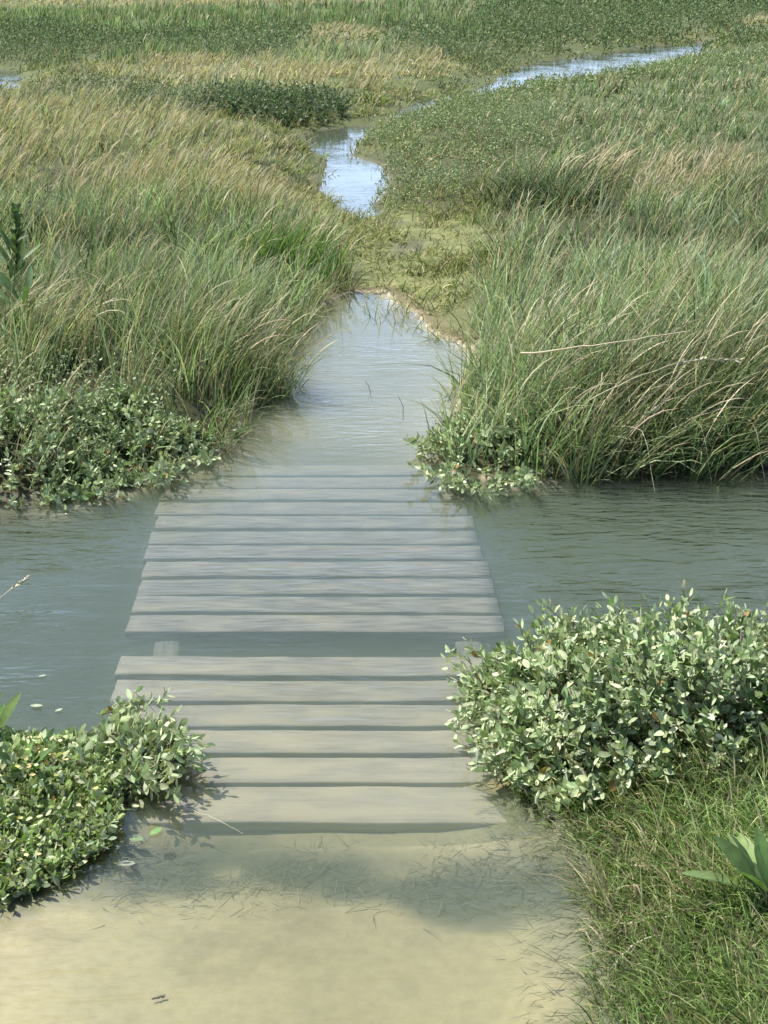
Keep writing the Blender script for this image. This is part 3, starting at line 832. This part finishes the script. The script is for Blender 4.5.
# broad leaved docks
def dock(x, y, label, n, L, W, cols, lean=(.5, 1.2), az=None, stalk=0, group=None, z=None, zoff=0):
    root = thing('dock_plant', x, y, label, 'plant', 'broad leaved plants', z=z)
    A, B = Soup(), Soup()
    a = rng.uniform(0, 6.28, n) if az is None else az + .7 * rng.standard_normal(n)
    el = rng.uniform(*lean, n)
    d = np.stack([np.cos(a) * np.sin(el), np.sin(a) * np.sin(el), np.cos(el)], 1)
    base0 = np.array([x, y, root.location.z])
    pet = L * .22
    base = base0 + rng.normal(0, .012, (n, 3)) * np.array([1, 1, .3]) + d * pet + np.array([0, 0, 1.]) * (zoff * rng.random((n, 1)))
    P = np.stack([np.repeat(base0[None], n, 0), (base0 + base) / 2 + np.array([0, 0, .006]), base], 1)
    tubes(B, P, np.full((n, 3), W * .04), pal(n, (.25, .3, .12)), 4)
    leaves(A, base, d, np.array([0, 0, 1.]) + d * -.3 + .2 * rng.standard_normal((n, 3)), L * rng.uniform(.7, 1.1, n), W * rng.uniform(.75, 1.1, n), pal(n, *cols), .3, -.22 * rng.uniform(.3, 1.4, n), LW_LONG)
    part(A, 'leaves', M_DOCK, root); part(B, 'leaf_stalks', M_STEM, root)
    if stalk:
        D = Soup(); N = 75
        P = np.array([[[x, y, base0[2]], [x + .01, y, base0[2] + stalk * .5], [x + .03, y, base0[2] + stalk]]])
        tubes(D, P, np.array([[.005, .004, .002]]), pal(1, (.1, .12, .06)), 6)
        t = rng.uniform(.2, 1, N) ** .7
        bp = P[0, 0] + (P[0, 2] - P[0, 0]) * t[:, None]
        dd = rng.standard_normal((N, 3)); dd[:, 2] = rng.uniform(.8, 2.2, N)
        leaves(D, bp, dd, rng.standard_normal((N, 3)), np.full(N, .10) * (1.35 - t) * rng.uniform(.5, 1.2, N), np.full(N, .021), pal(N, (.10, .15, .06), (.14, .2, .085)), .2)
        part(D, 'seed_stalk', M_DOCK, root)
    return root
DK = ((.10, .19, .045), (.13, .23, .06), (.08, .15, .04))
dock(*g(766, 965), 'broad leaved pale green dock in the short turf at the lower right edge', 9, .125, .036, ((.18, .27, .09), (.14, .22, .07)), (.3, 1.2), az=R(120))
dock(.93, 3.0, 'dark strap leaved dock standing in front of the big leafy shrub', 12, .2, .026, DK, (.2, .8))
dock(-.84, 3.0, 'glossy dark green dock beside the pale trailing shrub at the left', 11, .085, .026, DK, (.2, 1.0))
dock(-.98, 3.2, 'low glossy dock almost cut off by the left edge', 12, .12, .038, DK, (.2, 1.0))
dock(*g(22, 352), 'long leaved dock with a dark seed stalk in the grass at the left edge', 18, .20, .03, ((.11, .18, .06), (.15, .22, .08)), (.2, 1.3), stalk=.56, zoff=.34)

dock(*g(30, 398), 'dark long leaved dock rising through the leafy cover at the left edge', 18, .19, .03, ((.08, .14, .045), (.12, .19, .07)), (.1, 1.1), zoff=.28)

# yellow flowered herb at the left front
root = thing('flowering_herb', -.84, 2.98, 'low bushy herb with small yellow blossoms on the left front bank', 'plant')
foot = gpoly([(-330, 760), (60, 760), (112, 785), (108, 836), (84, 860), (50, 880), (0, 902), (-330, 970)])
A, B, D = Soup(), Soup(), Soup()
N = 7500
X = rng.uniform(-1.4, -.60, N); Y = rng.uniform(2.45, 3.25, N)
k = inside(foot, X, Y); X, Y = X[k], Y[k]; N = len(X)
sprigs(A, X, Y, np.maximum(gz(X, Y), 0) - .005, rng.uniform(.02, .068, N), rng.uniform(0, 6.28, N), rng.uniform(.1, .9, N), np.where(rng.random(N) < .45, .034, .018), 4, ((.28, .34, .13), (.18, .25, .08), (.40, .45, .27), P3), SS=B)
tufts(A, X[::2], Y[::2], np.full(len(X[::2]), .07), 5, .02, .0022, ((.19, .26, .07), (.14, .2, .06)), .15, .05, .6, .9, wv=1.4)
M = 300; i = rng.integers(0, N, M); i = i[fbm(X[i] * 9, Y[i] * 9, 97) > .56]; M = len(i)
bx, by = X[i], Y[i]; bz = np.maximum(gz(bx, by), 0) + rng.uniform(.035, .068, M)
c0 = pal(M, (.62, .56, .22), (.70, .66, .36), (.55, .45, .2))
for p in range(5):
    th = p * 2 * math.pi / 5 + rng.uniform(-.2, .2, M)
    d = np.stack([np.cos(th), np.sin(th), np.full(M, .35)], 1)
    leaves(D, np.stack([bx, by, bz], 1), d, np.broadcast_to(np.array([0, 0, 1.]), (M, 3)), rng.uniform(.005, .009, M), np.full(M, .006), c0, .2)
part(A, 'foliage', M_GRASS, root); part(B, 'stems', M_STEM, root); part(D, 'blossoms', M_GRASS, root)

# ------------------------------------------------------------------ loose stalks, straws, twigs and fallen leaves
def stalk(name, pts, r, colr, label, cat, head=False, r1=None, sides=6, side_twigs=0):
    P = np.array(pts, float)
    n = 14; t = np.linspace(0, len(P) - 1, n)
    Q = np.stack([np.interp(t, np.arange(len(P)), P[:, k]) for k in range(3)], 1)
    for _ in range(3): Q[1:-1] = (Q[:-2] + 2 * Q[1:-1] + Q[2:]) / 4
    Q[1:-1] += rng.normal(0, r * .6, (n - 2, 3))
    org = Q[0].copy()
    S = Soup(); rr = np.linspace(r, r1 if r1 is not None else r * .5, n)
    tubes(S, Q[None], rr[None], np.array([colr]), sides)
    if not head and not side_twigs:
        o = S.build(name, M_STEM, origin=tuple(org)); return tag(o, label, cat)
    root = tag(empty(name, tuple(org)), label, cat)
    part(S, 'stem', M_STEM, root)
    if side_twigs:
        for _ in range(side_twigs):
            T = Soup()
            k = rng.integers(3, n - 1); dv = rng.normal(0, 1, 3) * .035; dv[2] = abs(dv[2]) + .02
            tubes(T, np.array([[Q[k], Q[k] + dv * .5, Q[k] + dv]]), np.array([[r * .5, r * .4, r * .25]]), np.array([colr]), 4)
            part(T, 'side_twig', M_STEM, root)
    if head:
        T = Soup(); N = 46
        k = rng.uniform(n * .55, n - 1.01, N); i0 = k.astype(int)
        bp = Q[i0] + (Q[i0 + 1] - Q[i0]) * (k - i0)[:, None]
        ax_ = norm(Q[i0 + 1] - Q[i0])
        leaves(T, bp, ax_ + .35 * rng.standard_normal((N, 3)), rng.standard_normal((N, 3)), np.full(N, r * 9), np.full(N, r * 2.6), pal(N, colr), .3)
        part(T, 'seed_head', M_STEM, root)
    return root
def at(px, py, z): x, y = g(px, py, z); return (x, y, z)
STRAW = (.52, .45, .30)
stalk('dry_stalk', [at(521, 353, .40), at(600, 345, .50), at(690, 331, .56)], .0042, STRAW, 'long straw coloured dead stalk lying across the green grass of the right bank', 'stalk', r1=.002)
stalk('dry_stalk', [at(590, 400, .38), at(632, 378, .44), at(690, 358, .48), at(740, 360, .46)], .0026, (.5, .46, .3), 'thin bent straw below the long dead stalk on the right bank', 'stalk', head=True)
stalk('dry_stalk', [at(745, 770, .06), at(742, 700, .16), at(738, 665, .22), at(742, 625, .29)], .0030, (.22, .18, .19), 'dark purplish dead stem rising from the big leafy shrub', 'stem', side_twigs=5)
stalk('grass_straw', [at(-25, 612, .03), at(0, 598, .05), at(27, 577, .07)], .0016, (.55, .5, .36), 'pale seeded straw reaching over the creek at the left edge', 'straw', head=True)
stalk('grass_straw', [at(680, 915, .06), at(640, 921, .04), at(612, 932, .012)], .0013, (.6, .56, .42), 'upper pale seeded straw hanging over the drowned fringe at the lower right', 'straw', head=True)
stalk('grass_straw', [at(655, 935, .05), at(632, 945, .03), at(608, 972, .006)], .0017, (.62, .58, .45), 'lower thicker pale seeded straw dipping into the water at the lower right', 'straw', head=True)
stalk('grass_straw', [at(768, 1010, .05), at(735, 990, .06), at(715, 968, .08)], .0014, (.5, .46, .3), 'pale straw lying in the short turf at the lower right corner', 'straw', head=True)
stalk('twig', [at(152, 999, -.028), at(158, 997.5, -.027), at(165, 996, -.028)], .0017, (.10, .07, .04), 'short dark twig lying on the pale silt under shallow water', 'twig', r1=.0026)
stalk('grass_straw', [at(185, 808, .004), at(215, 818, .003), at(243, 834, -.006)], .0011, (.5, .47, .36), 'thin pale straw floating beside the left front shrub', 'straw')
for k, (a, b, c, lab) in enumerate([((625, 440), (640, 450), (655, 492), 'leftmost pale root-like straw drooping into the creek from the right tussocks'),
                                    ((680, 425), (700, 440), (712, 482), 'middle pale straw drooping into the creek from the right tussocks'),
                                    ((730, 430), (752, 450), (765, 480), 'rightmost pale straw drooping into the creek from the right tussocks')]):
    x, y, z = at(*c, -.005)
    stalk('grass_straw', [(x - .12, y + .28, .16), (x - .03, y + .12, .20), (x, y, -.01)], .0018, (.55, .50, .34), lab, 'straw')
# emergent blades by the pool's right shore and at the deck's far corner
for (px, py, l, lab) in [(432, 452, .17, 'tall dark thin blade standing in the pool beside the small pale shrub'), (372, 392, .05, 'short dark shoot poking out of the open pool'),
                         (405, 412, .07, 'small dark shoot in the pool near its right shore')]:
    x, y = g(px, py)
    stalk('grass_shoot', [(x, y, -.08), (x - .01, y, l * .5), (x - .03, y, l)], .0018, (.09, .11, .06), lab, 'shoot', r1=.0008)

# floating leaves at the left
def floating(px, py, L, W, az, colr, label, z=.0015):
    x, y = g(px, py, z)
    S = Soup(); leaves(S, np.array([[0., 0, .002]]), np.array([[math.cos(az), math.sin(az), .03]]), np.array([[0, 0, 1.]]), np.array([L]), np.array([W]), np.array([colr]), .12, np.array([.05]))
    o = S.build('floating_leaf', M_PURS); o.location = (x, y, z)
    tag(o, label, 'leaf', 'leaves floating by the left bank')
PL = (.30, .33, .24)
floating(38, 677, .022, .010, .2, PL, 'tiny pale leaf floating alone on the dark creek at the left')
floating(30, 706, .036, .016, -.2, PL, 'pale leaf floating right behind the left shrub')
floating(55, 712, .022, .012, .6, (.33, .35, .26), 'small pale leaf floating near the left shrub towards the planks')
floating(80, 872, .046, .020, .35, (.26, .28, .23), 'long grey drowned leaf on the silt below the yellow flowered herb', -.018)
floating(118, 864, .040, .022, -.15, (.30, .32, .26), 'grey oval leaf on the silt next to the long drowned leaf', -.018)
floating(100, 850, .045, .018, .1, (.30, .33, .27), 'grey leaf sunk just under the tip of the yellow flowered herb', -.016)
floating(128, 838, .040, .024, -.4, (.18, .26, .12), 'green round leaf sunk between the herb and the weedy strip', -.010)
floating(150, 836, .036, .02, .9, (.16, .28, .10), 'bright green leaf at the left end of the weedy strip')

# scattered clods on the emerging silt
# white bird at the top edge
bx, by = 9.2, 46.0
root = thing('white_bird', bx, by, 'small white wading bird far away at the top edge of the marsh', 'bird')
def skin(name, pts, rads, m, root, edges=None):
    me = bpy.data.meshes.new(name)
    me.from_pydata(pts, edges or [(i, i + 1) for i in range(len(pts) - 1)], [])
    o = bpy.data.objects.new(name, me); C.objects.link(o); o.parent = root
    md = o.modifiers.new('skin', 'SKIN')
    for i, r in enumerate(rads): me.skin_vertices[0].data[i].radius = (r, r)
    me.skin_vertices[0].data[0].use_root = True
    sb = o.modifiers.new('sub', 'SUBSURF'); sb.levels = 1; sb.render_levels = 1
    me.materials.append(m)
    return o
mw, nt, out = new_mat('white_feathers')
p = nt.nodes.new('ShaderNodeBsdfPrincipled'); p.inputs['Base Color'].default_value = (.8, .8, .78, 1); p.inputs['Roughness'].default_value = .8
nz = nt.nodes.new('ShaderNodeTexNoise'); nz.inputs['Scale'].default_value = 30; bp = nt.nodes.new('ShaderNodeBump'); bp.inputs['Strength'].default_value = .2
nt.links.new(nz.outputs['Fac'], bp.inputs['Height']); nt.links.new(bp.outputs[0], p.inputs['Normal']); nt.links.new(p.outputs[0], out.inputs[0])
md_, nt, out = new_mat('dark_horn')
p2 = nt.nodes.new('ShaderNodeBsdfPrincipled'); p2.inputs['Base Color'].default_value = (.03, .03, .03, 1); nt.links.new(p2.outputs[0], out.inputs[0])
skin('body', [(.22, 0, .42), (.10, 0, .50), (-.04, 0, .58), (-.14, 0, .66), (-.20, 0, .78), (-.17, 0, .88), (-.21, 0, .95)],
     [.02, .07, .095, .06, .028, .024, .032], mw, root)
skin('beak', [(-.22, 0, .95), (-.28, 0, .945), (-.35, 0, .93)], [.014, .009, .003], md_, root)
for s in (-.03, .03):
    skin('leg', [(-.02, s, .52), (.01, s, .26), (-.01, s, 0), (-.07, s, -.01)], [.014, .008, .008, .006], md_, root)

# ------------------------------------------------------------------ light
W = bpy.data.worlds.new('World'); bpy.context.scene.world = W; W.use_nodes = True
nt = W.node_tree; nt.nodes.clear()
out = nt.nodes.new('ShaderNodeOutputWorld'); bg = nt.nodes.new('ShaderNodeBackground')
sky = nt.nodes.new('ShaderNodeTexSky'); sky.sky_type = 'NISHITA'; sky.sun_disc = False
SUN_EL, SUN_AZ = 58, -62      # azimuth measured clockwise from +Y: to the left and ahead
sky.sun_elevation = R(SUN_EL); sky.sun_rotation = R(SUN_AZ); sky.dust_density = .7
# thin clouds low in the sky, seen only as reflections in the pools
tc = nt.nodes.new('ShaderNodeTexCoord'); mp = nt.nodes.new('ShaderNodeMapping'); mp.inputs['Scale'].default_value = (1.2, 1.2, 5)
nz = nt.nodes.new('ShaderNodeTexNoise'); nz.inputs['Scale'].default_value = 2.2; nz.inputs['Detail'].default_value = 5
mr = nt.nodes.new('ShaderNodeMapRange'); mr.inputs['From Min'].default_value = .45; mr.inputs['From Max'].default_value = .7; mr.inputs['To Max'].default_value = .65
mx = nt.nodes.new('ShaderNodeMixRGB'); mx.inputs[2].default_value = (12.8, 16.6, 24.5, 1)
nt.links.new(tc.outputs['Generated'], mp.inputs[0]); nt.links.new(mp.outputs[0], nz.inputs['Vector']); nt.links.new(nz.outputs['Fac'], mr.inputs['Value'])
sp = nt.nodes.new('ShaderNodeSeparateXYZ'); nt.links.new(tc.outputs['Generated'], sp.inputs[0])
lo = nt.nodes.new('ShaderNodeMapRange'); lo.inputs['From Min'].default_value = .50; lo.inputs['From Max'].default_value = .10; lo.inputs['To Max'].default_value = .55
nt.links.new(sp.outputs['Z'], lo.inputs['Value'])
am = nt.nodes.new('ShaderNodeMath'); am.operation = 'ADD'; am.use_clamp = True
nt.links.new(mr.outputs[0], am.inputs[0]); nt.links.new(lo.outputs[0], am.inputs[1]); 
no = nt.nodes.new('ShaderNodeMapRange'); no.inputs['From Min'].default_value = .1; no.inputs['From Max'].default_value = .75; nt.links.new(sp.outputs['Y'], no.inputs['Value'])
nm = nt.nodes.new('ShaderNodeMath'); nm.operation = 'MULTIPLY'; nt.links.new(am.outputs[0], nm.inputs[0]); nt.links.new(no.outputs[0], nm.inputs[1]); nt.links.new(nm.outputs[0], mx.inputs[0]); nt.links.new(sky.outputs[0], mx.inputs[1])
nt.links.new(mx.outputs[0], bg.inputs[0]); bg.inputs[1].default_value = .095
nt.links.new(bg.outputs[0], out.inputs[0])
sl = bpy.data.lights.new('sun', 'SUN'); sl.energy = 5.0; sl.angle = R(.6); sl.color = (1, .96, .88)
so = bpy.data.objects.new('sun', sl); C.objects.link(so)
so.rotation_euler = (R(90 - SUN_EL), 0, R(180 - SUN_AZ) )
so.location = (0, 0, 20)

cam = bpy.data.cameras.new('camera'); co = bpy.data.objects.new('camera', cam); C.objects.link(co)
co.location = (0, 0, H); co.rotation_euler = (math.pi / 2 - TILT, 0, 0)
cam.sensor_fit = 'VERTICAL'; cam.sensor_height = 36; cam.lens = 36 * F / 1024; cam.clip_end = 5000; cam.clip_start = .05
sc = bpy.context.scene; sc.camera = co
sc.view_settings.view_transform = 'Standard'; sc.view_settings.look = 'None'; sc.view_settings.gamma = 1; sc.view_settings.exposure = 0.66
cy = sc.cycles
cy.use_denoising = True; cy.max_bounces = 8; cy.diffuse_bounces = 3; cy.glossy_bounces = 3; cy.transmission_bounces = 4
cy.transparent_max_bounces = 12; cy.volume_bounces = 3
cy.use_adaptive_sampling = True; cy.adaptive_threshold = .02
